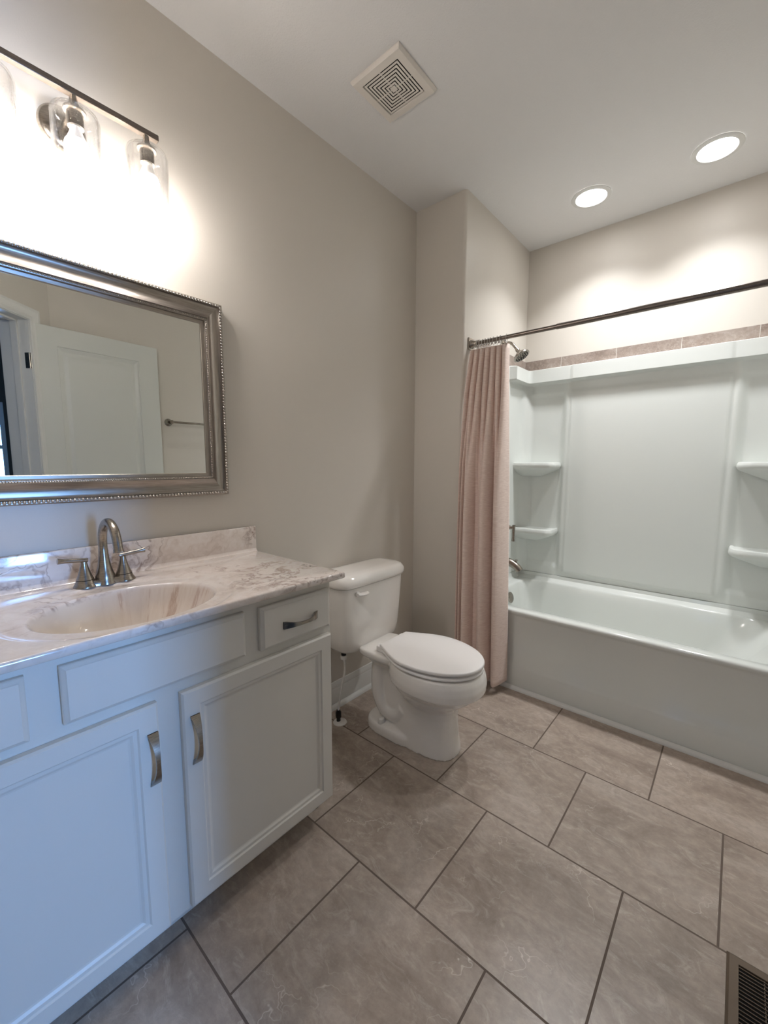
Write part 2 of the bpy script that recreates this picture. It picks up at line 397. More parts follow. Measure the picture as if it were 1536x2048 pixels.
# jambs and casings (door frame)
bm = BM()
box(bm, S0-.02, S0, -.002, TH+.002, 0, HD, mat=MD); box(bm, S1, S1+.02, -.002, TH+.002, 0, HD, mat=MD); box(bm, S0-.02, S1+.02, -.002, TH+.002, HD, HD+.02, mat=MD)
box(bm, S0, S0+.011, .060, .100, 0, HD, .002, mat=MD); box(bm, S1-.011, S1, .060, .100, 0, HD, .002, mat=MD); box(bm, S0, S1, .060, .100, HD-.011, HD, .002, mat=MD)
struct('trim_1', bm, M['white_trim'], label='white painted door jamb and stops')
def casing(bm, side):
    # mitred stepped casing as a swept profile (offset from opening, projection)
    prof = [(.004, 0), (.004, .010), (.010, .013), (.024, .011), (.030, .013), (.050, .016), (.056, .019), (.068, .019), (.070, .016), (.070, 0)]
    s = -1 if side < 0 else 1; base = 0 if side < 0 else TH
    rings = []
    for (sx, sz, k) in ((S0, 0, -1), (S0, HD, -1), (S1, HD, 1), (S1, 0, 1)):
        rings.append([MD @ Vector((sx+k*o, base+s*p, sz+(o if sz else 0))) for o, p in prof])
    loft(bm, rings, True, True, True)
bm = BM(); casing(bm, -1); casing(bm, 1); struct('trim_2', bm, M['white_trim'], label='white stepped casing round the doorway', smooth=True, angle=25)
# room beyond the door
YN, YS, XF = 1.6, -1.6, 4.6
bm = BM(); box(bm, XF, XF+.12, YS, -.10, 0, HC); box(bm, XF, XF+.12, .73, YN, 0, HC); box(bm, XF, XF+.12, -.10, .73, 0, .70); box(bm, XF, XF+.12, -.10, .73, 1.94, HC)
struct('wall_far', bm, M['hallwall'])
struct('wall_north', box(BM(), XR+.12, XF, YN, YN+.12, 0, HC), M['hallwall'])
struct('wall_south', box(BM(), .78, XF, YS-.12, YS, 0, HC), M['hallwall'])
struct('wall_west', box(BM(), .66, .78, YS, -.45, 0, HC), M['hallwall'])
bm = BM()
for a in (-.10, .69): box(bm, XF-.01, XF+.06, a, a+.04, .70, 1.94, .003)
for z in (.70, 1.90, 1.44): box(bm, XF-.01, XF+.06, -.06, .69, z, z+.04, .003)
wf = struct('window_1', bm, M['white_trim'], label='bright window of the room beyond the doorway')
link('pane', box(BM(), XF+.03, XF+.034, -.06, .69, .74, 1.90), M['pane'], wf)

# baseboards
def baseboard(name, x0, y0, x1, y1, nx, ny, prof=[(0, 0), (.014, 0), (.014, .098), (.011, .104), (.012, .112), (.008, .122), (.005, .135), (0, .137)]):
    bm = BM(); loft(bm, [[Vector((x+nx*d, y+ny*d, h)) for d, h in prof] for x, y in ((x0, y0), (x1, y1))])
    q = [(.014, 0), (.032, 0), (.031, .008), (.026, .016), (.020, .020), (.014, .021)]
    loft(bm, [[Vector((x+nx*d, y+ny*d, h)) for d, h in q] for x, y in ((x0, y0), (x1, y1))])
    return struct(name, bm, M['white_trim'], smooth=True, angle=30)
baseboard('baseboard_left', 0, .88, 0, YW-.001, 1, 0)
baseboard('baseboard_wing', .033, YW, WX-.02, YW, 0, -1)
baseboard('baseboard_right', XR, P0.y+.02, XR, 2.12, -1, 0)
# quarter round along the tub apron
q = [(0, 0), (.018, 0), (.017, .008), (.012, .015), (.005, .019), (0, .020)]
bm = BM(); loft(bm, [[Vector((x, 2.144-d, h)) for d, h in q] for x in (WX+.003, XR-.002)])
struct('trim_3', bm, M['white_trim'], smooth=True, label='white quarter round along the foot of the tub')
# stone border strip above the surround
bm = BM(); box(bm, WX+.009, XR-.009, YB-.009, YB-.0005, 1.934, 1.998); struct('trim_4', bm, M['border'], label='narrow stone tile border above the tub surround')
M['border_side'] = tile_mat('stone_border_tile_side', (-2.55, 0, 0), .33, 5.0, .0012, BT, (206, 201, 194), freq=2, off=0, sc=2.0, rough=.25, rot=(0, 0, -pi/2))
bm = BM(); box(bm, WX+.0005, WX+.009, 2.2, YB-.0005, 1.934, 1.998); struct('trim_5', bm, M['border_side'], label='stone tile border on the shower head wall')

# ------------------------------------------------------------------ bathtub
TX0, TX1, TY0, TY1, TZ = WX+.003, XR-.002, 2.144, YB-.003, .465
tub = thing('bathtub', 'white alcove bathtub with a smooth apron, behind the toilet and curtain', 'bathtub', ((TX0+TX1)/2, (TY0+TY1)/2, 0))
def rrect(x0, x1, y0, y1, r, z, N=24):
    out = []; r = r if isinstance(r, (list, tuple)) else [r]*4
    cs = [(x1-r[0], y0+r[0], -90, r[0]), (x1-r[1], y1-r[1], 0, r[1]), (x0+r[2], y1-r[2], 90, r[2]), (x0+r[3], y0+r[3], 180, r[3])]
    for cx, cy, a0, rd in cs:
        for i in range(N):
            a = radians(a0+90*i/(N-1)); out.append(Vector((cx+rd*cos(a), cy+rd*sin(a), z)))
    return out
bm = BM()
rings = [rrect(TX0, TX1, TY0+.002, TY1, .002, 0), rrect(TX0, TX1, TY0+.002, TY1, .002, .125), rrect(TX0, TX1, TY0+.004, TY1, .002, .135), rrect(TX0, TX1, TY0+.012, TY1, .002, .150), rrect(TX0, TX1, TY0+.013, TY1, .002, .30), rrect(TX0, TX1, TY0+.010, TY1, .002, .425), rrect(TX0, TX1, TY0+.002, TY1, .002, .438),
         rrect(TX0, TX1, TY0-.003, TY1, .002, .445), rrect(TX0, TX1, TY0-.004, TY1, .002, .454), rrect(TX0, TX1, TY0, TY1, .003, .462), rrect(TX0+.002, TX1-.002, TY0+.008, TY1-.002, .005, TZ),
         rrect(TX0+.075, TX1-.06, TY0+.058, TY1-.052, [.10, .16, .13, .09], TZ+.001),
         rrect(TX0+.082, TX1-.067, TY0+.064, TY1-.058, [.10, .16, .13, .09], TZ-.003), rrect(TX0+.088, TX1-.075, TY0+.069, TY1-.063, [.10, .16, .13, .09], TZ-.012),
         rrect(TX0+.10, TX1-.11, TY0+.080, TY1-.075, [.10, .16, .13, .09], .40), rrect(TX0+.12, TX1-.20, TY0+.095, TY1-.092, [.10, .15, .12, .1], .27),
         rrect(TX0+.15, TX1-.31, TY0+.11, TY1-.11, .12, .14), rrect(TX0+.18, TX1-.36, TY0+.135, TY1-.135, .11, .105), rrect(TX0+.25, TX1-.42, TY0+.19, TY1-.19, .10, .095)]
loft(bm, rings, True, True, True); link('tub_body', bm, M['acrylic'], tub, angle=50)
# raised back flange with the gently waved arm rest
bm = BM(); n = 90; A = []
for i in range(n+1):
    x = TX0+(TX1-TX0)*i/n; wv = .012*sstep(.95, 1.05, x)*(1-sstep(1.35, 1.45, x))+.010*sstep(.55, .50, x)
    yb = TY1-.040-wv*.6
    A.append([Vector((x, yb-.010, TZ-.002)), Vector((x, yb-.003, TZ+.003)), Vector((x, yb+.008, TZ+.008)), Vector((x, TY1-.018, TZ+.018)), Vector((x, TY1-.014, .505)), Vector((x, TY1, .507)), Vector((x, TY1, TZ-.002))])
loft(bm, A, True, True, True); link('back_ledge', bm, M['acrylic'], tub, angle=40)
for sx, xx in ((1, TX0-.001), (-1, TX1+.001)):
    bm = BM(); loft(bm, [[Vector((xx, y, TZ-.004)), Vector((xx+sx*.034, y, TZ-.001)), Vector((xx+sx*.024, y, TZ+.005)), Vector((xx+sx*.017, y, TZ+.016)), Vector((xx+sx*.013, y, .505)), Vector((xx, y, .507))] for y in (TY0+.012, TY1-.002)]); link('side_ledge', bm, M['acrylic'], tub, angle=40)
bm = BM(); lathe(bm, (TX0+.113, 2.53, .40), (1, 0, .25), [(0, .036), (.006, .036), (.010, .030), (.011, .0)]); o = link('overflow_plate', bm, M['nickel'], tub); o['label'] = 'round brushed nickel overflow plate'

# ------------------------------------------------------------------ tub surround
sur = thing('tub_surround', 'white moulded tub and shower wall surround with corner shelves', 'shower surround', ((TX0+TX1)/2, YB-.02, .507))
def sur_path():
    pts = []; R = .085; x0, x1, yb = WX+.001, XR-.001, YB-.001
    y = 2.16
    while y < yb-R: pts.append((x0, y, 1, 0)); y += .012
    for i in range(0, 11): a = radians(90*i/10); pts.append((x0+R-R*cos(a), yb-R+R*sin(a), cos(a), -sin(a)))
    x = x0+R+.008
    while x < x1-R: pts.append((x, yb, 0, -1)); x += .008
    for i in range(0, 11): a = radians(90*i/10); pts.append((x1-R+R*sin(a), yb-R+R*cos(a), -sin(a), -cos(a)))
    y = yb-R-.01
    while y > 2.16: pts.append((x1, y, -1, 0)); y -= .012
    return pts
def dep(x, y, nx, z):
    d = .012
    fr = sstep(1.826, 1.838, z)
    if abs(nx) > .99: fr *= sstep(2.628, 2.642, y)
    band = .048+.006*sstep(.66, .675, x)*(1-sstep(1.465, 1.48, x))
    d += band*fr
    back = 1-sstep(.0, .9, abs(nx))
    cen = sstep(.648, .668, x)*(1-sstep(1.470, 1.490, x))
    vin = sstep(.530, .545, z)*(1-sstep(1.75, 1.78, z))
    d += back*(1-fr)*.011*cen*vin
    # vertical ribs beside the centre panel
    for xc in (.640, 1.505): d += back*(1-fr)*.010*math.exp(-((x-xc)/.022)**2)*sstep(.50, .60, z)
    # shelf niches
    col = (sstep(.36, .40, x)*(1-sstep(.600, .635, x)) + sstep(1.52, 1.555, x)*(1-sstep(1.75, 1.79, x)))
    d -= back*(1-fr)*.009*col*sstep(.56, .60, z)*(1-sstep(1.735, 1.770, z))
    # rounded top edge
    t = sstep(1.922, 1.932, z); d = d*(1-t)+.003*t
    return max(d, .0015)
zs = [.5075, .512]
z = .53
while z < 1.80: zs.append(z); z += .02 if not (.50 < z < .62 or 1.72 < z) else .006
zs += [1.81, 1.818, 1.824, 1.828, 1.831, 1.834, 1.838, 1.845, 1.86, 1.88, 1.90, 1.915, 1.921, 1.924, 1.927, 1.929, 1.931, 1.932]
path = sur_path(); bm = BM(); rings = []
for z in zs:
    rings.append([Vector((x+nx*dep(x, y, nx, z), y+ny*dep(x, y, nx, z), z)) for x, y, nx, ny in path])
loft(bm, rings, False, False, False)
link('wall_panel', bm, M['surround'], sur, angle=60)
def shelf(x0, x1, z, left):
    bm = BM(); ys, ye = 2.735, YB-.0012
    for (ins, zz) in ():
        pass
    def outline(e, zz):
        r = [max(.012, .05-e*.4), .004, .004, .004] if left else [.004, .004, .004, max(.012, .07-e*.4)]
        return rrect(x0+(0 if left else e), x1-(e if left else 0), ys+e, ye, r, zz, 8)
    # bullnose top, tapering bracket underneath
    rg = [outline(.045, z-.003), outline(.024, z-.003), outline(.013, z+.003), outline(.005, z+.001), outline(.0005, z-.010), outline(0, z-.022), outline(.003, z-.033), outline(.012, z-.041), outline(.035, z-.052), outline(.10, z-.080), outline(.132, z-.094)]
    loft(bm, rg, True, True, True)
    o = link('shelf', bm, M['surround'], sur, angle=50); return o
for z in (1.292, .838): shelf(WX+.008, .612, z, True); shelf(1.528, XR-.008, z, False)

# ------------------------------------------------------------------ vanity cabinet
VY0, VY1, FX = -.205, .872, .512
CT = .895
van = thing('vanity_cabinet', 'white painted bathroom vanity cabinet standing against the left wall', 'vanity', (.26, (VY0+VY1)/2, 0))
bm = BM(); box(bm, .003, FX-.019, VY0, VY0+.018, .0005, CT-.0005); box(bm, .003, FX-.019, VY1-.018, VY1, .092, CT-.0005); box(bm, .003, .44, VY1-.018, VY1-.001, .0005, .092)
box(bm, .003, FX-.019, VY0, VY1, .092, .108); box(bm, .003, .009, VY0, VY1, .092, CT-.0005); box(bm, .425, .44, VY0+.003, VY1-.003, .0005, .092)
box(bm, FX-.0185, FX, VY0-.0005, VY1+.0005, .0915, CT-.0008)
link('cabinet_box', bm, M['cabinet'], van, smooth=False)
DR = [(.008, .0), (.012, .0035), (.020, .0040), (.026, .0075), (.030, .0085)]
def vdoor(y0, y1, z0, z1):
    bm = BM(); panel_slab(bm, (FX+.001, y0, z0), (0, 1, 0), (0, 0, 1), (1, 0, 0), y1-y0, z1-z0, .019, [(.036, y1-y0-.036, .036, z1-z0-.036)], DR, .005)
    return link('door', bm, M['cabinet'], van, smooth=False)
def vdrawer(name, y0, y1, z0, z1):
    bm = BM(); P = lambda e, d: [Vector((FX+.001+d, y0+e, z0+e)), Vector((FX+.001+d, y1-e, z0+e)), Vector((FX+.001+d, y1-e, z1-e)), Vector((FX+.001+d, y0+e, z1-e))]
    loft(bm, [P(0, 0), P(0, .010), P(.002, .0125), P(.008, .017), P(.010, .019)])
    return link(name, bm, M['cabinet'], van, smooth=False)
def pull(parent, c, axis):
    """bow pull: wide flared feet, narrow raised middle. axis 'z' or 'y'"""
    bm = BM(); L = .132; rings = []; n = 24
    for i in range(n+1):
        t = -1+2*i/n; a = abs(t)
        h = .003+.026*(1-a**2.2)
        wd = .0045+.0075*a**1.8
        th = .0028+.0022*(1-a)+.004*max(0, a-.8)*0
        dz = t*L/2; slope = -.026*2.2*(a**1.2)*(1 if t > 0 else -1)/(L/2) if a > 0 else 0
        nx, nz = 1/sqrt(1+slope**2), -slope/sqrt(1+slope**2)
        ring = []
        for (u, v) in ((-wd, 0), (wd, 0), (wd, -th), (-wd, -th)):
            X = h+v*nx; Z = dz+v*nz
            if a > .999 and v < 0: X = 0.0; Z = dz
            if axis == 'z': ring.append(Vector((c[0]+max(X, 0), c[1]+u, c[2]+Z)))
            else: ring.append(Vector((c[0]+max(X, 0), c[1]+Z, c[2]+u)))
        rings.append(ring)
    loft(bm, rings)
    for s in (-1, 1):   # solid feet
        R = []
        for k, (zz, hh) in enumerate(((L/2, .003), (L/2-.012, .0095), (L/2-.022, .016))):
            wdd = .0045+.0075*(zz/(L/2))**1.8
            pts = []
            for (u, X) in ((-wdd*.96, 0), (wdd*.96, 0), (wdd*.96, hh-.002 if k else .003), (-wdd*.96, hh-.002 if k else .003)):
                if k == 2 and X == 0: X = hh-.004
                pts.append(Vector((c[0]+X, c[1]+u, c[2]+s*zz)) if axis == 'z' else Vector((c[0]+X, c[1]+s*zz, c[2]+u)))
            R.append(pts)
        loft(bm, R)
    o = link('pull_handle', bm, M['nickel'], parent, angle=25); o['label'] = 'brushed nickel bow pull'; return o
FF = FX+.020
d1 = vdoor(-.195, .307, .104, .710); pull(d1, (FF, .291, .575), 'z')
d2 = vdoor(.362, .862, .104, .707); pull(d2, (FF, .392, .573), 'z')
w1 = vdrawer('drawer', .594, .860, .733, .864); pull(w1, (FF, .7345, .792), 'y')
w2 = vdrawer('drawer', -.193, .075, .733, .868); pull(w2, (FF, -.06, .792), 'y')
vdrawer('false_drawer_front', .129, .546, .738, .866)

# ------------------------------------------------------------------ countertop with integral basin
top = thing('countertop', 'swirled pale marble vanity top with integral oval basin and low backsplash', 'countertop', (.28, .334, CT))
CX0, CX1, CY0, CY1, ZT = .001, .555, -.237, .905, .916
SX, SY, AX, AY = .345, .325, .168, .212
angs = set(2*pi*i/128 for i in range(128))
for cx in (CX0, CX1):
    for cy in (CY0, CY1): angs.add(math.atan2(cy-SY, cx-SX) % (2*pi))
angs = sorted(angs)
def rectpt(a, e=0):
    c, s = cos(a), sin(a); t = 1e9
    if c > 1e-9: t = min(t, (CX1-e-SX)/c)
    if c < -1e-9: t = min(t, (CX0+e-SX)/c)
    if s > 1e-9: t = min(t, (CY1-e-SY)/s)
    if s < -1e-9: t = min(t, (CY0+e-SY)/s)
    return SX+t*c, SY+t*s
def ell(a, k, ex=0):
    # point in direction a on the ellipse
    c, s = cos(a), sin(a); r = 1/sqrt((c/AX)**2+(s/AY)**2); return SX+c*(r*k+ex), SY+s*(r*k+ex)
rings = []
for k, dz in ((.12, -.142), (.3, -.139), (.5, -.130), (.68, -.112), (.82, -.083), (.90, -.055), (.95, -.030), (.975, -.016), (.99, -.008), (1.0, -.0045), (1.015, -.0015), (1.03, -.0005)):
    rings.append([Vector((*ell(a, k), ZT-.007+dz)) for a in angs])
for ex, dz in ((.028, 0), (.040, .0004), (.047, .0025), (.052, .0055), (.058, .0066)):
    def cl(a):
        x, y = ell(a, 1.03, ex); mx = CX0+.022; return max(mx, min(CX1-.006, x)), y
    rings.append([Vector((*cl(a), ZT-.007+dz)) for a in angs])
rings.append([Vector((*rectpt(a, .005), ZT)) for a in angs])
rings.append([Vector((*rectpt(a, .0015), ZT-.0015)) for a in angs])
rings.append([Vector((*rectpt(a, 0), ZT-.005)) for a in angs])
rings.append([Vector((*rectpt(a, 0), CT+.002)) for a in angs])
rings.append([Vector((*rectpt(a, .002), CT)) for a in angs])
rings.append([Vector((*rectpt(a, .04), CT)) for a in angs])
bm = BM(); loft(bm, rings[11:], True, False, False); link('counter_slab', bm, M['marble'], top, angle=50)
bm = BM(); loft(bm, rings[:12], True, True, False); link('sink_basin', bm, M['marble'], top, angle=50)
bm = BM(); lathe(bm, (SX, SY, ZT-.1488), (0, 0, 1), [(0, .021), (.002, .021), (.003, .016), (.0025, .0)]); link('drain', bm, M['nickel'], top)
bm = BM(); box(bm, .001, .020, CY0, CY1, ZT-.001, 1.020, .003, 3)
R = [[Vector((.020+a, y, ZT+b2)) for a, b2 in ((0, -.001), (.010, -.001), (.0045, .0030), (.0015, .008), (0, .012))] for y in (CY0+.003, CY1-.002)]
loft(bm, R); link('backsplash', bm, M['marble_splash'], top)

# ------------------------------------------------------------------ faucet
fy, fx, fz = .333, .098, ZT
fau = thing('faucet', 'brushed nickel two-handle gooseneck faucet behind the basin', 'faucet', (fx, fy, fz))
bm = BM()
for dy in (-.051, .051): lathe(bm, (fx, fy+dy, fz), (0, 0, 1), [(0, .031), (.003, .0308), (.006, .029), (.012, .0255), (.020, .0225), (.021, .0)], 36, False)
lathe(bm, (fx, fy, fz), (0, 0, 1), [(0, .031), (.004, .0305), (.012, .0275), (.022, .026), (.023, 0)], 36, False)
loft(bm, [sring(fx, fy, .0245, .058, fz, 3), sring(fx, fy, .0235, .058, fz+.010, 3), sring(fx, fy, .019, .056, fz+.016, 3)])
link('base_plate', bm, M['nickel'], fau)
bm = BM(); lathe(bm, (fx, fy, fz+.022), (0, 0, 1), [(0, .0265), (.002, .0262), (.014, .0222), (.030, .0182), (.050, .0150), (.070, .0130), (.085, .0122)], 32)
pts = [(fx, fy, fz+.085+.022)]+[(fx, fy, fz+.107+.006*i) for i in range(1, 4)]
R0 = .068; zc = fz+.125
pts += [(fx+R0-R0*cos(a), fy, zc+R0*sin(a)) for a in [radians(6*i) for i in range(1, 29)]]
e = Vector(pts[-1]); d = (Vector(pts[-1])-Vector(pts[-2])).normalized(); pts += [tuple(e+d*.012), tuple(e+d*.020), tuple(e+d*.026)]
rad = [.0120]*(len(pts)-3)+[.0120, .0128, .0140]
tube(bm, pts, rad, 24); link('spout', bm, M['nickel'], fau)
for s in (-1, 1):
    yy = fy+s*.051; bm = BM()
    lathe(bm, (fx, yy, fz+.021), (0, 0, 1), [(0, .0218), (.001, .0225), (.012, .0180), (.028, .0130), (.044, .0092), (.054, .0078)], 28)
    # lever bar with flared end
    a = Vector((fx, yy-s*.010, fz+.078)); b2 = Vector((fx+.002, yy+s*.062, fz+.086))
    n = 12; tube(bm, [a+(b2-a)*(i/n) for i in range(n+1)], [.0058, .0064]+[.0064+.0003*i/n for i in range(n-4)]+[.0070, .0080, .0086], 20)
    o = link('handle', bm, M['nickel'], fau)

# ------------------------------------------------------------------ framed mirror
MY0, MY1, MZ0, MZ1 = -.127, .787, 1.161, 1.867
mir = thing('framed_mirror', 'rectangular wall mirror in a beaded silver frame above the vanity', 'mirror', (.0, (MY0+MY1)/2, MZ0))
FWD = .084
prof = [(0, .002), (0, .026), (.004, .030), (.012, .029), (.0145, .024), (.018, .022), (.024, .0215), (.034, .0215), (.044, .024), (.052, .029), (.058, .034), (.062, .037), (.0635, .033), (.066, .031), (.068, .031), (.0715, .029), (.073, .0235), (.082, .0225), (.084, .0205), (.084, .016)]
# profile measured from the outer edge inward; height from the wall
def corners(o): return [(MY0+o, MZ0+o), (MY1-o, MZ0+o), (MY1-o, MZ1-o), (MY0+o, MZ1-o)]
def side_mesh(i):
    bm = BM(); j = (i+1) % 4
    loft(bm, [[Vector((h+.0005, corners(o)[k][0], corners(o)[k][1])) for o, h in prof] for k in (i, j)], False, False, False); return bm
for i in range(4): link('frame_side', side_mesh(i), M['frame_h' if i % 2 == 0 else 'frame_v'], mir, angle=30)
def beads(off, h, r, pitch, stretch, name):
    bm = BM(); cs = corners(off)
    for i in range(4):
        a = Vector((h, *cs[i])); b2 = Vector((h, *cs[(i+1) % 4])); L = (b2-a).length; n = int(L/pitch); d = (b2-a)/L
        for k in range(n):
            p = a+d*(k+.5)*L/n; ax = d
            rings = []
            for q in range(0, 6):
                th = pi*q/5; rings.append([v for v in circ(p+ax*(-cos(th)*r*stretch), max(r*sin(th), 1e-4), ax, 8)])
            loft(bm, rings, True, False, False)
    me = bm; o = link(name, me, M['bead'], mir, angle=180); return o
beads(.0085, .0305, .0052, .0105, 1.0, 'outer_bead_trim')
beads(.0665, .0325, .0026, .0062, .95, 'inner_bead_trim')
link('mirror_glass', box(BM(), .014, .019, MY0+FWD-.006, MY1-FWD+.006, MZ0+FWD-.006, MZ1-FWD+.006), M['mirror'], mir, smooth=False)
link('backing', box(BM(), .0005, .013, MY0+.006, MY1-.006, MZ0+.006, MZ1-.006), M['black'], mir, smooth=False)

# ------------------------------------------------------------------ vanity light
LY, LXB = .336, .128
vl = thing('vanity_light', 'three-bulb brushed nickel wall light with seeded glass cylinder shades', 'wall light', (0, LY, 2.04))
bm = BM(); lathe(bm, (.0005, LY, 2.226), (1, 0, 0), [(0, .058), (.006, .058), (.016, .052), (.022, .040), (.024, 0)], 40); link('wall_plate', bm, M['nickel'], vl)
bm = BM(); tube(bm, smooth_path([(.02, LY, 2.226), (.06, LY, 2.226), (.088, LY, 2.228), (.105, LY, 2.238), (.118, LY, 2.252)], 5), .007, 14); link('arm', bm, M['nickel'], vl)
bm = BM(); box(bm, LXB-.010, LXB+.010, LY-.210, LY+.210, 2.246, 2.262, .0015, 2); link('crossbar', bm, M['nickel_dark'], vl, angle=20)
for s in (-1, 0, 1):
    y = LY+s*.177
    bm = BM(); lathe(bm, (LXB, y, 2.248), (0, 0, -1), [(0, .008), (.018, .008), (.020, .011), (.030, .012), (.036, .026), (.042, .026), (.043, .019), (.078, .019), (.079, 0)], 28); sk = link('socket', bm, M['nickel'], vl)
    # glass: open-bottomed cylinder with rounded shoulder, real wall thickness
    r = .056; zt, zb = 2.212, 2.048; o1 = [(zt, .014), (zt-.0005, .030), (zt-.003, .043), (zt-.009, .052), (zt-.020, r), (zt-.06, r), (zb+.05, r), (zb+.01, r), (zb, r-.001)]
    inn = [(z2 if i != len(o1)-1 else zb, max(rr2-.003, .011)) for i, (z2, rr2) in enumerate(o1)]
    inn = [(z2-(.003 if i < 4 else 0), rr2) for i, (z2, rr2) in enumerate(inn)]
    bm = BM(); loft(bm, [circ((LXB, y, z2), rr2, (0, 0, 1), 40) for z2, rr2 in o1+inn[::-1]], True, False, False); g = link('glass_shade', bm, M['glass'], vl, angle=60)
    g['label'] = 'clear seeded glass cylinder shade'
    bm = BM(); lathe(bm, (LXB, y, 2.172), (0, 0, -1), [(0, .013), (.012, .014), (.024, .019), (.038, .0255), (.040, 0)], 28); link('added_bulb_base', bm, M['whitepl'], vl)  # opaque base added to cut the bulb's upward light
    bm = BM(); lathe(bm, (LXB, y, 2.134), (0, 0, -1), [(0, .0255), (.008, .0285), (.018, .030), (.032, .028), (.044, .021), (.051, .011), (.053, .0)], 28); bb = link('bulb', bm, M['bulb'], vl, angle=90)
    bb['label'] = 'glowing white lamp bulb'

# ------------------------------------------------------------------ toilet
TYC = 1.447
toi = thing('toilet', 'white two-piece toilet with closed lid, between the vanity and the tub', 'toilet', (.42, TYC, 0))
bm = BM()
# bowl
loft(bm, [sring(.54, TYC, .085, .070, .13, 2.2), sring(.545, TYC, .115, .085, .19, 2.2), sring(.555, TYC, .150, .115, .235, 2.2), sring(.565, TYC, .190, .148, .275, 2.2), sring(.572, TYC, .206, .162, .303, 2.2),
          sring(.577, TYC, .2225, .180, .313, 2.2), sring(.578, TYC, .2245, .183, .345, 2.2), sring(.576, TYC, .221, .181, .375, 2.2), sring(.574, TYC, .214, .176, .396, 2.2), sring(.574, TYC, .208, .170, .400, 2.2)])
# pedestal
loft(bm, [sring(.52, TYC, .172, .104, 0, 2.6), sring(.52, TYC, .171, .102, .02, 2.6), sring(.52, TYC, .160, .096, .09, 2.6), sring(.525, TYC, .150, .090, .17, 2.6), sring(.54, TYC, .145, .092, .24, 2.4), sring(.55, TYC, .150, .10, .30, 2.3)])
# foot flange
loft(bm, [sring(.375, TYC, .16, .120, 0, 3.2), sring(.375, TYC, .16, .119, .034, 3.2), sring(.375, TYC, .155, .113, .047, 3.2), sring(.375, TYC, .14, .098, .053, 3.2)])
# trapway
tp = smooth_path([(.315, 0, .36), (.290, 0, .31), (.283, 0, .24), (.290, 0, .17), (.320, 0, .115), (.37, 0, .095), (.42, 0, .11), (.45, 0, .15)], 6)
rings = []
for i, p in enumerate(tp):
    a = tp[max(0, i-1)]; c = tp[min(len(tp)-1, i+1)]; t = (c-a).normalized(); nrm = Vector((t.z, 0, -t.x))
    rings.append([Vector((p.x, TYC, p.z))+nrm*.056*cos(2*pi*k/24)+Vector((0, 1, 0))*(.092*abs(sin(2*pi*k/24))**.8*(1 if sin(2*pi*k/24) >= 0 else -1)) for k in range(24)])
loft(bm, rings)
# inner web between trapway and pedestal
loft(bm, [sring(.40, TYC, .13, .074, .03, 3), sring(.40, TYC, .12, .074, .20, 3), sring(.42, TYC, .15, .082, .33, 3)])
# deck behind the seat
loft(bm, [sring(.33, TYC, .10, .075, .315, 3), sring(.315, TYC, .125, .105, .350, 3.5), sring(.305, TYC, .128, .128, .372, 4), sring(.305, TYC, .128, .130, .392, 4), sring(.305, TYC, .122, .124, .400, 4)])
body = link('bowl', bm, M['porcelain'], toi, angle=180)
md = body.modifiers.new('fuse', 'REMESH'); md.mode = 'VOXEL'; md.voxel_size = .0045; md.use_smooth_shade = True
ms2 = body.modifiers.new('soften', 'SMOOTH'); ms2.factor = .5; ms2.iterations = 4
for s in (-1, 1):
    bm = BM(); lathe(bm, (.330, TYC+s*.093, .048), (0, 0, 1), [(0, .018), (.012, .0175), (.022, .014), (.027, .007), (.028, 0)], 20); link('bolt_cap', bm, M['whitepl'], toi)
# tank
bm = BM()
def tring(x0, x1, hw, z, n=5): return sring((x0+x1)/2, TYC, (x1-x0)/2, hw, z, n, 72)
loft(bm, [tring(.070, .170, .120, .366, 3), tring(.050, .190, .165, .368, 3.5), tring(.036, .203, .188, .376, 4), tring(.028, .211, .200, .392, 4.5), tring(.024, .216, .208, .44, 5), tring(.020, .221, .218, .54, 5), tring(.018, .224, .226, .64, 5), tring(.018, .225, .230, .700, 5)])
link('tank', bm, M['porcelain'], toi, angle=60)
bm = BM()
loft(bm, [tring(.016, .228, .232, .7025, 5), tring(.013, .234, .241, .707, 5), tring(.011, .236, .244, .718, 5), tring(.011, .235, .244, .735, 5), tring(.013, .230, .240, .747, 4.5), tring(.018, .221, .233, .756, 4.5), tring(.030, .205, .218, .762, 4), tring(.060, .170, .18, .765, 4)])
link('tank_lid', bm, M['porcelain'], toi, angle=60)
bm = BM(); lathe(bm, (.222, TYC-.145, .672), (1, 0, 0), [(0, .013), (.008, .013), (.012, .009), (.013, 0)], 20)
rg = []
for t in range(9):
    u = t/8; rg.append(circ((.236+.005*sin(pi*u), TYC-.155+.070*u, .672-.004*u), .012+.0045*sin(pi*u), (0, 1, 0), 16, .0075))
loft(bm, rg); link('flush_lever', bm, M['whitepl'], toi)
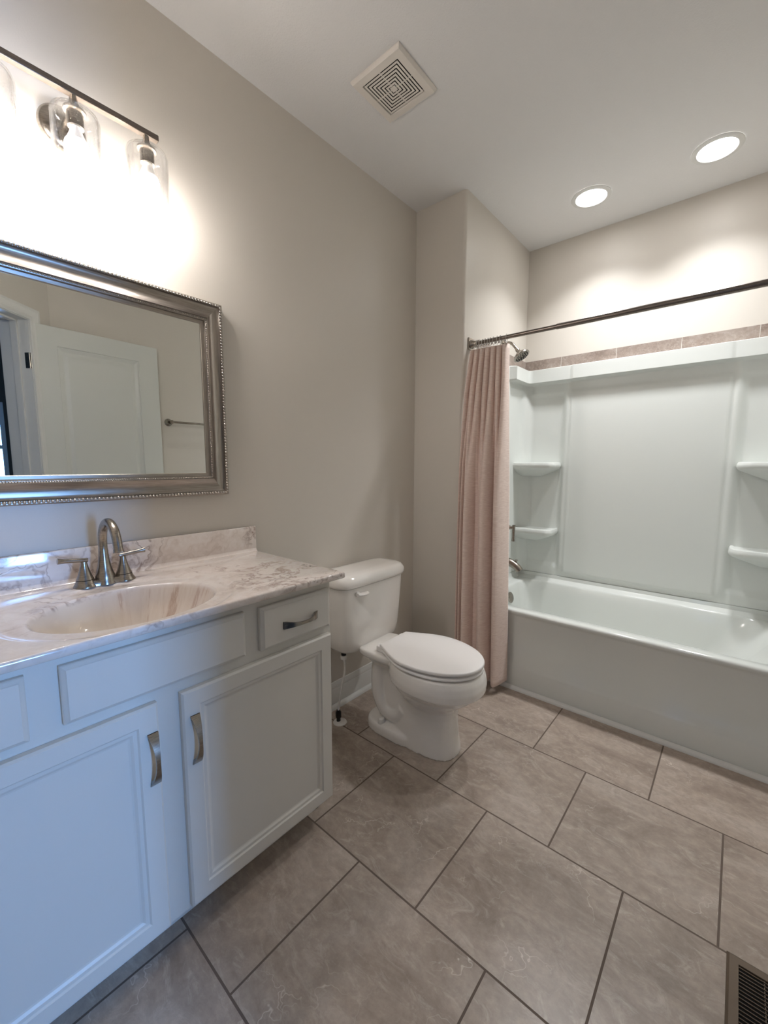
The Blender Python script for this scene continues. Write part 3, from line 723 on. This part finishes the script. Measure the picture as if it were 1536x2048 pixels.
# seat and lid
def seat_outline(xb, xt, w, hb, z, N=72, yoff=0):
    """elongated outline: flat back at xb with half width hb, widest w, tip at xt"""
    xc = xb+.215; out = []; L = xt-xc
    for i in range(N//2+1):
        t = i/(N//2); a = pi/2-t*pi/2   # front right quarter to tip handled by mirrored list below
    right = []
    m1 = 22
    for i in range(m1):
        t = i/m1; x = xb+(xc-xb)*t; y = hb+(w-hb)*sin(t*pi/2)**1.15; right.append((x, y))
    m2 = 30
    for i in range(m2+1):
        a = pi/2*(1-i/m2); right.append((xc+L*cos(a), w*sin(a)**.97 if sin(a) > 0 else 0))
    pts = [(x, y) for x, y in right]+[(x, -y) for x, y in right[::-1][1:]]
    return [Vector((x, TYC+y, z)) for x, y in pts]
def slab(bm, xb, xt, w, hb, z0, z1, rnd, dome=0):
    R = [seat_outline(xb+rnd, xt-rnd, w-rnd, hb-rnd, z0), seat_outline(xb, xt, w, hb, z0+rnd*.6), seat_outline(xb, xt, w, hb, z1-rnd), seat_outline(xb+rnd*.35, xt-rnd*.35, w-rnd*.35, hb-rnd*.35, z1-rnd*.35), seat_outline(xb+rnd, xt-rnd, w-rnd, hb-rnd, z1)]
    if dome: R += [seat_outline(xb+.03, xt-.04, w-.04, hb-.03, z1+dome*.6), seat_outline(xb+.08, xt-.11, w-.10, hb-.06, z1+dome)]
    loft(bm, R); return bm
bm = slab(BM(), .335, .791, .180, .100, .405, .4190, .006); link('seat', bm, M['seat'], toi, angle=60)
bm = slab(BM(), .325, .793, .183, .100, .4275, .4430, .005, .004); link('lid', bm, M['seat'], toi, angle=60)
for s in (-1, 1):
    bm = BM(); box(bm, .300, .345, TYC+s*.085-.014, TYC+s*.085+.014, .400, .428, .006, 3); link('hinge', bm, M['seat'], toi)

# supply stub
sup = thing('water_supply_line', 'white braided water line rising from a black floor valve beside the toilet', 'supply line', (.125, 1.275, 0))
bm = BM(); lathe(bm, (.125, 1.275, .0005), (0, 0, 1), [(0, .034), (.003, .033), (.007, .024), (.009, .010), (.009, 0)], 28); link('escutcheon', bm, M['whitepl'], sup)
bm = BM(); lathe(bm, (.120, 1.270, .008), (0, 0, 1), [(0, .010), (.020, .010), (.021, .014), (.048, .014), (.049, .010), (.058, .009)], 18); o = link('valve', bm, M['blackrub'], sup); o['label'] = 'black shut-off valve'
bm = BM(); tube(bm, smooth_path([(.120, 1.270, .062), (.124, 1.275, .12), (.135, 1.285, .20), (.148, 1.290, .28), (.148, 1.283, .345)], 8), .0052, 12)
lathe(bm, (.148, 1.283, .335), (0, 0, 1), [(0, .009), (.002, .015), (.018, .016), (.020, .013), (.022, 0)], 18); link('hose', bm, M['whitepl'], sup)
bm = BM(); lathe(bm, (.148, 1.283, .356), (0, 0, 1), [(0, .012), (.011, .012)], 16); link('tank_connector', bm, M['blackrub'], sup)

# ------------------------------------------------------------------ curtain rod, curtain, hooks
RY, RZ = 2.122, 1.956
rod = thing('curtain_rod', 'long satin nickel shower curtain rod spanning the tub opening', 'curtain rod', (1.08, RY, RZ))
bm = BM(); tube(bm, [(WX+.012, RY, RZ), (.84, RY, RZ)], .0110, 20); tube(bm, [(.805, RY, RZ), (XR-.012, RY, RZ)], .0135, 20)
link('rod', bm, M['nickel_dark'], rod)
for xx, s in ((WX+.001, 1), (XR-.001, -1)):
    bm = BM()
    loft(bm, [[Vector((xx+s*d, RY+a*h, RZ+b2*h)) for a, b2 in ((-1, -1), (1, -1), (1, 1), (-1, 1))] for d, h in ((0, .032), (.006, .032), (.008, .030))])
    lathe(bm, (xx+s*.006, RY, RZ), (s, 0, 0), [(0, .026), (.010, .022), (.022, .0165), (.034, .0155), (.035, .011)], 24)
    link('end_flange', bm, M['nickel'], rod, angle=30)
cur = thing('shower_curtain', 'blush pink slub fabric shower curtain bunched at the left end of the rod', 'curtain', (.46, 2.09, .03))
def ci(tab, z):
    for (z0, v0), (z1, v1) in zip(tab[:-1], tab[1:]):
        if z >= z1: t = (z-z1)/(z0-z1) if z0 != z1 else 0; t = min(1, t); return v1+(v0-v1)*t
    return tab[-1][1]
XL = [(1.95, .345), (1.675, .342), (1.45, .340), (1.29, .337), (.84, .337), (.5, .338), (.03, .342)]
YL = [(1.95, 2.115), (1.675, 2.055), (1.45, 2.025), (1.29, 2.012), (.84, 2.005), (.5, 2.002), (.03, 1.998)]
XRT = [(1.95, .555), (1.5, .573), (1.0, .592), (.5, .610), (.03, .624)]
YRT = [(1.95, 2.115), (1.5, 2.100), (1.0, 2.085), (.5, 2.072), (.03, 2.066)]
SEG = ((0, .06, .55), (.06, .13, .70), (.13, .325, 1.0), (.325, .44, .12), (.44, .735, 1.15), (.745, 1.0, 1.2))
def curt(t, z):
    xl, yl, xr, yr = ci(XL, z), ci(YL, z), ci(XRT, z), ci(YRT, z)
    k = (1.93-z)/1.90
    # arc-length phase: pleats merge into broad folds lower down
    a_top = .018*(1-.85*sstep(.10, .5, k)); a_low = .050*sstep(.08, .5, k)
    ph = 2*pi*6.5*t
    y = -a_top*cos(ph)
    fold = 0
    for a, b2, amp in SEG:
        if a <= t <= b2:
            u = (t-a)/(b2-a); fold = (sin(pi*u)**.75 if 0 < u < 1 else 0)*amp
    y += -a_low*(fold*1.5-.62)
    xx = xl+(xr-xl)*t + (.006*(1-sstep(.1, .5, k)))*sin(ph*1.0+.6)
    # deep crease between the last two folds
    cr = math.exp(-((t-.74)/.018)**2); y += .030*cr*sstep(.05, .6, k)
    # selvedge at right turns back
    y += .012*sstep(.96, 1.0, t)
    yy = yl+(yr-yl)*t+y
    if xx < WX+.022 and z < 1.5: yy = min(yy, YW-.004)
    elif xx < WX+.010: xx = WX+.010
    if z < .56: yy = min(yy, 2.126)
    elif z < .8: yy = min(yy, 2.126+(z-.56)*.5)
    return xx, yy
bm = BM(); NT, NZ = 260, 70; rings = []
for j in range(NZ+1):
    k = j/NZ; ring = []
    for i in range(NT+1):
        t = i/NT; zt = 1.925-.010*(.5+.5*cos(2*pi*6.5*t)) ; zb = .052+.012*sin(t*9)-.018*math.exp(-((t-.86)/.1)**2)
        z = zt+(zb-zt)*k; x, y = curt(t, z)
        ring.append(Vector((x, y, z)))
    rings.append(ring)
loft(bm, rings, False, False, False)
co = link('fabric_panel', bm, M['fabric'], cur, angle=180)
so = co.modifiers.new('thickness', 'SOLIDIFY'); so.thickness = .0018; so.offset = 0
hk = thing('curtain_hook', 'chrome curtain hook in the crowded row at the left end of the rod', 'curtain hook', (.372, RY, RZ), 'curtain hooks crowded together')
bm = BM(); torus(bm, (.372, RY, RZ-.006), .0215, .0016, (1, .25, 0), 28, 6); link('wire_ring', bm, M['chrome'], hk)
bm = BM(); lathe(bm, (.372, RY-.021, RZ-.018), (0, 0, -1), [(0, .002), (.004, .0045), (.009, .0045), (.012, .001)], 10); link('hook_ball', bm, M['chrome'], hk)
for x in (.388, .405, .421, .438, .452, .470, .492, .510): dup(hk, (x, RY, RZ))
o = dup(hk, (.545, RY, RZ), 'chrome curtain hook at the free right edge of the curtain, apart from the crowded row'); o['group'] = 'curtain hooks'

# ------------------------------------------------------------------ shower fittings
PY = 2.53
sh = thing('shower_fixture', 'brushed nickel shower head on a bent arm above the curtain', 'shower head', (WX, PY, 2.04))
bm = BM(); lathe(bm, (WX+.0005, PY, 2.047), (1, 0, 0), [(0, .028), (.004, .028), (.010, .018), (.012, .010)], 24); link('wall_flange', bm, M['nickel'], sh)
bm = BM(); tube(bm, smooth_path([(WX+.005, PY, 2.047), (WX+.035, PY, 2.049), (WX+.060, PY, 2.040), (WX+.082, PY, 2.018), (WX+.100, PY, 1.995)], 6), .0088, 16); link('shower_arm', bm, M['nickel'], sh)
ax = Vector((.55, 0, -.80)).normalized(); bs = Vector((WX+.098, PY, 1.998))
bm = BM(); lathe(bm, bs, ax, [(0, .011), (.008, .013), (.016, .012), (.022, .015), (.034, .030), (.046, .046), (.053, .051), (.060, .051), (.062, .048), (.0625, 0)], 36); link('spray_head', bm, M['nickel'], sh)
bm = BM(); u = ax.cross(Vector((0, 1, 0))).normalized(); v = Vector((0, 1, 0))
for rr3, nn in ((.012, 6), (.025, 12), (.038, 18)):
    for i in range(nn):
        p = bs+ax*.0622+u*rr3*cos(2*pi*i/nn)+v*rr3*sin(2*pi*i/nn); lathe(bm, p, ax, [(0, .0032), (.003, .0026), (.0035, 0)], 8)
link('spray_nozzles', bm, M['blackrub'], sh)
X0 = WX+.014
sv = thing('shower_valve', 'brushed nickel shower valve with a lever pointing down, half behind the curtain', 'valve', (X0, PY, .87))
bm = BM(); lathe(bm, (X0, PY, .870), (1, 0, 0), [(0, .080), (.004, .080), (.008, .070), (.010, .030)], 40); link('escutcheon', bm, M['nickel'], sv)
bm = BM(); lathe(bm, (X0+.009, PY, .870), (1, 0, 0), [(0, .030), (.030, .026), (.060, .016), (.085, .011), (.100, .009)], 28); link('valve_stem', bm, M['nickel'], sv)
bm = BM(); loft(bm, [sring(X0+.108, PY, a, b2, zz, 3, 20) for a, b2, zz in ((.009, .009, .888), (.0095, .009, .880), (.0085, .008, .850), (.0075, .007, .815), (.0105, .009, .785), (.0105, .009, .781))]); link('lever', bm, M['nickel'], sv)
ts = thing('tub_spout', 'brushed nickel tub spout with diverter knob, at the curtain edge above the tub', 'tub spout', (X0, PY, .63))
bm = BM(); pth = smooth_path([(X0, PY, .640), (X0+.05, PY, .640), (X0+.09, PY, .637), (X0+.125, PY, .622), (X0+.150, PY, .602), (X0+.160, PY, .590)], 6); n = len(pth)
tube(bm, pth, [.030-.006*sin(pi*.5*i/n)+(.002 if i > n-3 else 0) for i in range(n)], 24); link('spout_body', bm, M['nickel'], ts)
bm = BM(); lathe(bm, (X0+.132, PY, .630), (.1, 0, 1), [(0, .004), (.020, .005), (.026, .009), (.031, .009), (.032, 0)], 16); link('diverter_knob', bm, M['nickel'], ts)

# ------------------------------------------------------------------ ceiling fittings
vt = thing('exhaust_vent', 'square white ceiling fan grille with concentric slots', 'ceiling vent', (.415, 1.325, HC))
vx, vy = .415, 1.325
def sqr(h, z): return [Vector((vx+a*h, vy+b2*h, z)) for a, b2 in ((-1, -1), (1, -1), (1, 1), (-1, 1))]
bm = BM(); loft(bm, [sqr(.119, HC-.0005), sqr(.119, HC-.006), sqr(.113, HC-.016), sqr(.087, HC-.017), sqr(.0855, HC-.014), sqr(.0855, HC-.002)], True, False, False); link('vent_frame', bm, M['vent'], vt, smooth=False)
bm = BM(); loft(bm, [sqr(.0855, HC-.003), sqr(.0855, HC-.0015)]); link('duct_shade_sheet', bm, M['slotshade'], vt, smooth=False)  # near-black sheet painting the shade inside the fan duct
bm = BM()
for i in range(6):
    h = .0815-.0118*i; loft(bm, [sqr(h, HC-.0147), sqr(h, HC-.0155), sqr(h-.0074, HC-.0155), sqr(h-.0074, HC-.0147), sqr(h, HC-.0147)], True, False, False)
loft(bm, [sqr(.0115, HC-.0130), sqr(.0115, HC-.0155)])
for a in (0,):
    box(bm, vx-.0022, vx+.0022, vy-.085, vy+.085, HC-.0147, HC-.0140); box(bm, vx-.085, vx+.085, vy-.0022, vy+.0022, HC-.0147, HC-.0140)
link('vent_louvers', bm, M['vent'], vt, smooth=False)
rl = thing('recessed_light', 'lit round recessed downlight over the tub, nearer the plumbing wall', 'ceiling light', (.812, 2.548, HC), 'recessed downlights over the tub')
bm = BM(); lathe(bm, (.812, 2.548, HC-.0005), (0, 0, -1), [(0, .100), (.003, .100), (.0065, .094), (.007, .078), (.003, .075)], 56, False, False); link('trim_ring', bm, M['white_trim'], rl)
bm = BM(); lathe(bm, (.812, 2.548, HC-.0012), (0, 0, -1), [(0, .075), (.002, .075), (.0035, .05), (.004, 0)], 48); link('lens', bm, M['lens'], rl)
ld = bpy.data.lights.new('downlight_lamp', 'AREA'); ld.shape = 'DISK'; ld.size = .14; ld.energy = CANW; ld.color = (.97, .98, 1.0); ld.spread = radians(108)
lo = bpy.data.objects.new('downlight_lamp', ld); COL.objects.link(lo); lo.parent = rl; lo.location = (0, 0, -.006)
dup(rl, (1.352, 2.552, HC), 'lit round recessed downlight over the tub, farther from the shower head')

# ------------------------------------------------------------------ floor register
rx0, rx1, ry0, ry1 = 1.614, 1.760, .965, 1.270
reg = thing('floor_register', 'brown metal floor register grille set in the tile', 'floor vent', ((rx0+rx1)/2, (ry0+ry1)/2, 0))
bm = BM(); rc = lambda e, z: [Vector((rx0+e, ry0+e, z)), Vector((rx1-e, ry0+e, z)), Vector((rx1-e, ry1-e, z)), Vector((rx0+e, ry1-e, z))]
loft(bm, [rc(0, .0003), rc(.001, .003), rc(.006, .006), rc(.024, .006), rc(.025, .002)], True, False, False); link('register_frame', bm, M['bronze'], reg, smooth=False)
bm = BM(); loft(bm, [rc(.024, .0004), rc(.024, .0014)]); link('duct_shade_sheet', bm, M['black'], reg, smooth=False)  # flat black sheet painted as the shade below the louvers
bm = BM(); n = 26
for i in range(n):
    y = ry0+.030+(ry1-ry0-.060)*i/(n-1); box(bm, rx0+.024, rx1-.024, y-.0008, y+.0008, .0015, .0050)
box(bm, (rx0+rx1)/2-.001, (rx0+rx1)/2+.001, ry0+.024, ry1-.024, .0015, .003)
link('louvers', bm, M['bronze'], reg, smooth=False)

# ------------------------------------------------------------------ door leaf, seen in the mirror
H0 = Vector((1.748, .508, 0)); F0 = Vector((1.787, 1.235, 0)); DU = (F0-H0); DWD = DU.length; DU.normalize(); DN = Vector((-DU.y, DU.x, 0))  # towards the vanity wall
dr = bpy.data.objects.new('door_1', None); COL.objects.link(dr); dr.location = H0; dr['kind'] = 'structure'; dr['label'] = 'white two-panel door standing open against the right wall'
bm = BM(); RG = [(.003, .005), (.010, .006), (.026, .013), (.032, .0135), (.052, .006)]
panel_slab(bm, H0+Vector((0, 0, .012)), DU, (0, 0, 1), DN, DWD, 2.098, .018, [(.135, .600, .25, .87), (.135, .600, 1.01, 1.985)], RG, .002)
panel_slab(bm, H0+Vector((0, 0, .012)), DU, (0, 0, 1), -DN, DWD, 2.098, .017, [(.135, .600, .25, .87), (.135, .600, 1.01, 1.985)], RG, .002)
link('door_leaf', bm, M['door'], dr, smooth=False)
for z in (.25, 1.07, 1.885):
    bm = BM(); hp = H0+DN*.021-DU*.004
    tube(bm, [hp+Vector((0, 0, z-.045)), hp+Vector((0, 0, z+.045))], .006, 14)
    # leaf screwed to the jamb
    jm = MD @ Vector((S0+.0015, 0, 0))
    box(bm, S0-.0005, S0+.0018, -.002, .034, z-.045, z+.045, .0005, 1, mat=MD)
    box(bm, -.001, .006, 0.015, .022, z-.044, z+.044, mat=Matrix(((DU.x, DN.x, 0, H0.x), (DU.y, DN.y, 0, H0.y), (0, 0, 1, 0), (0, 0, 0, 1))))
    hg = link('door_hinge', bm, M['nickel'], dr)
for s in (1, -1):
    bm = BM(); kb = H0+DU*(DWD-.065)+Vector((0, 0, .93))+DN*(s*.0175)
    if s > 0:
        lathe(bm, kb, DN, [(0, .032), (.004, .032), (.008, .026), (.010, .012), (.028, .011), (.034, .022), (.044, .027), (.054, .024), (.060, .014), (.061, 0)], 28)
        link('door_knob', bm, M['nickel'], dr)
    else: bm.free()

# ------------------------------------------------------------------ towel bar
tb = thing('towel_bar', 'satin nickel towel bar on the right wall beyond the open door', 'towel bar', (XR, 1.60, 1.594))
for y in (1.312, 1.90):
    bm = BM(); lathe(bm, (XR-.0005, y, 1.594), (-1, 0, 0), [(0, .028), (.006, .028), (.012, .020), (.022, .012), (.055, .011), (.060, .014), (.072, .014), (.074, 0)], 24); link('post', bm, M['nickel'], tb)
bm = BM(); tube(bm, [(XR-.062, 1.312, 1.594), (XR-.062, 1.90, 1.594)], .0085, 16); link('bar', bm, M['nickel'], tb)
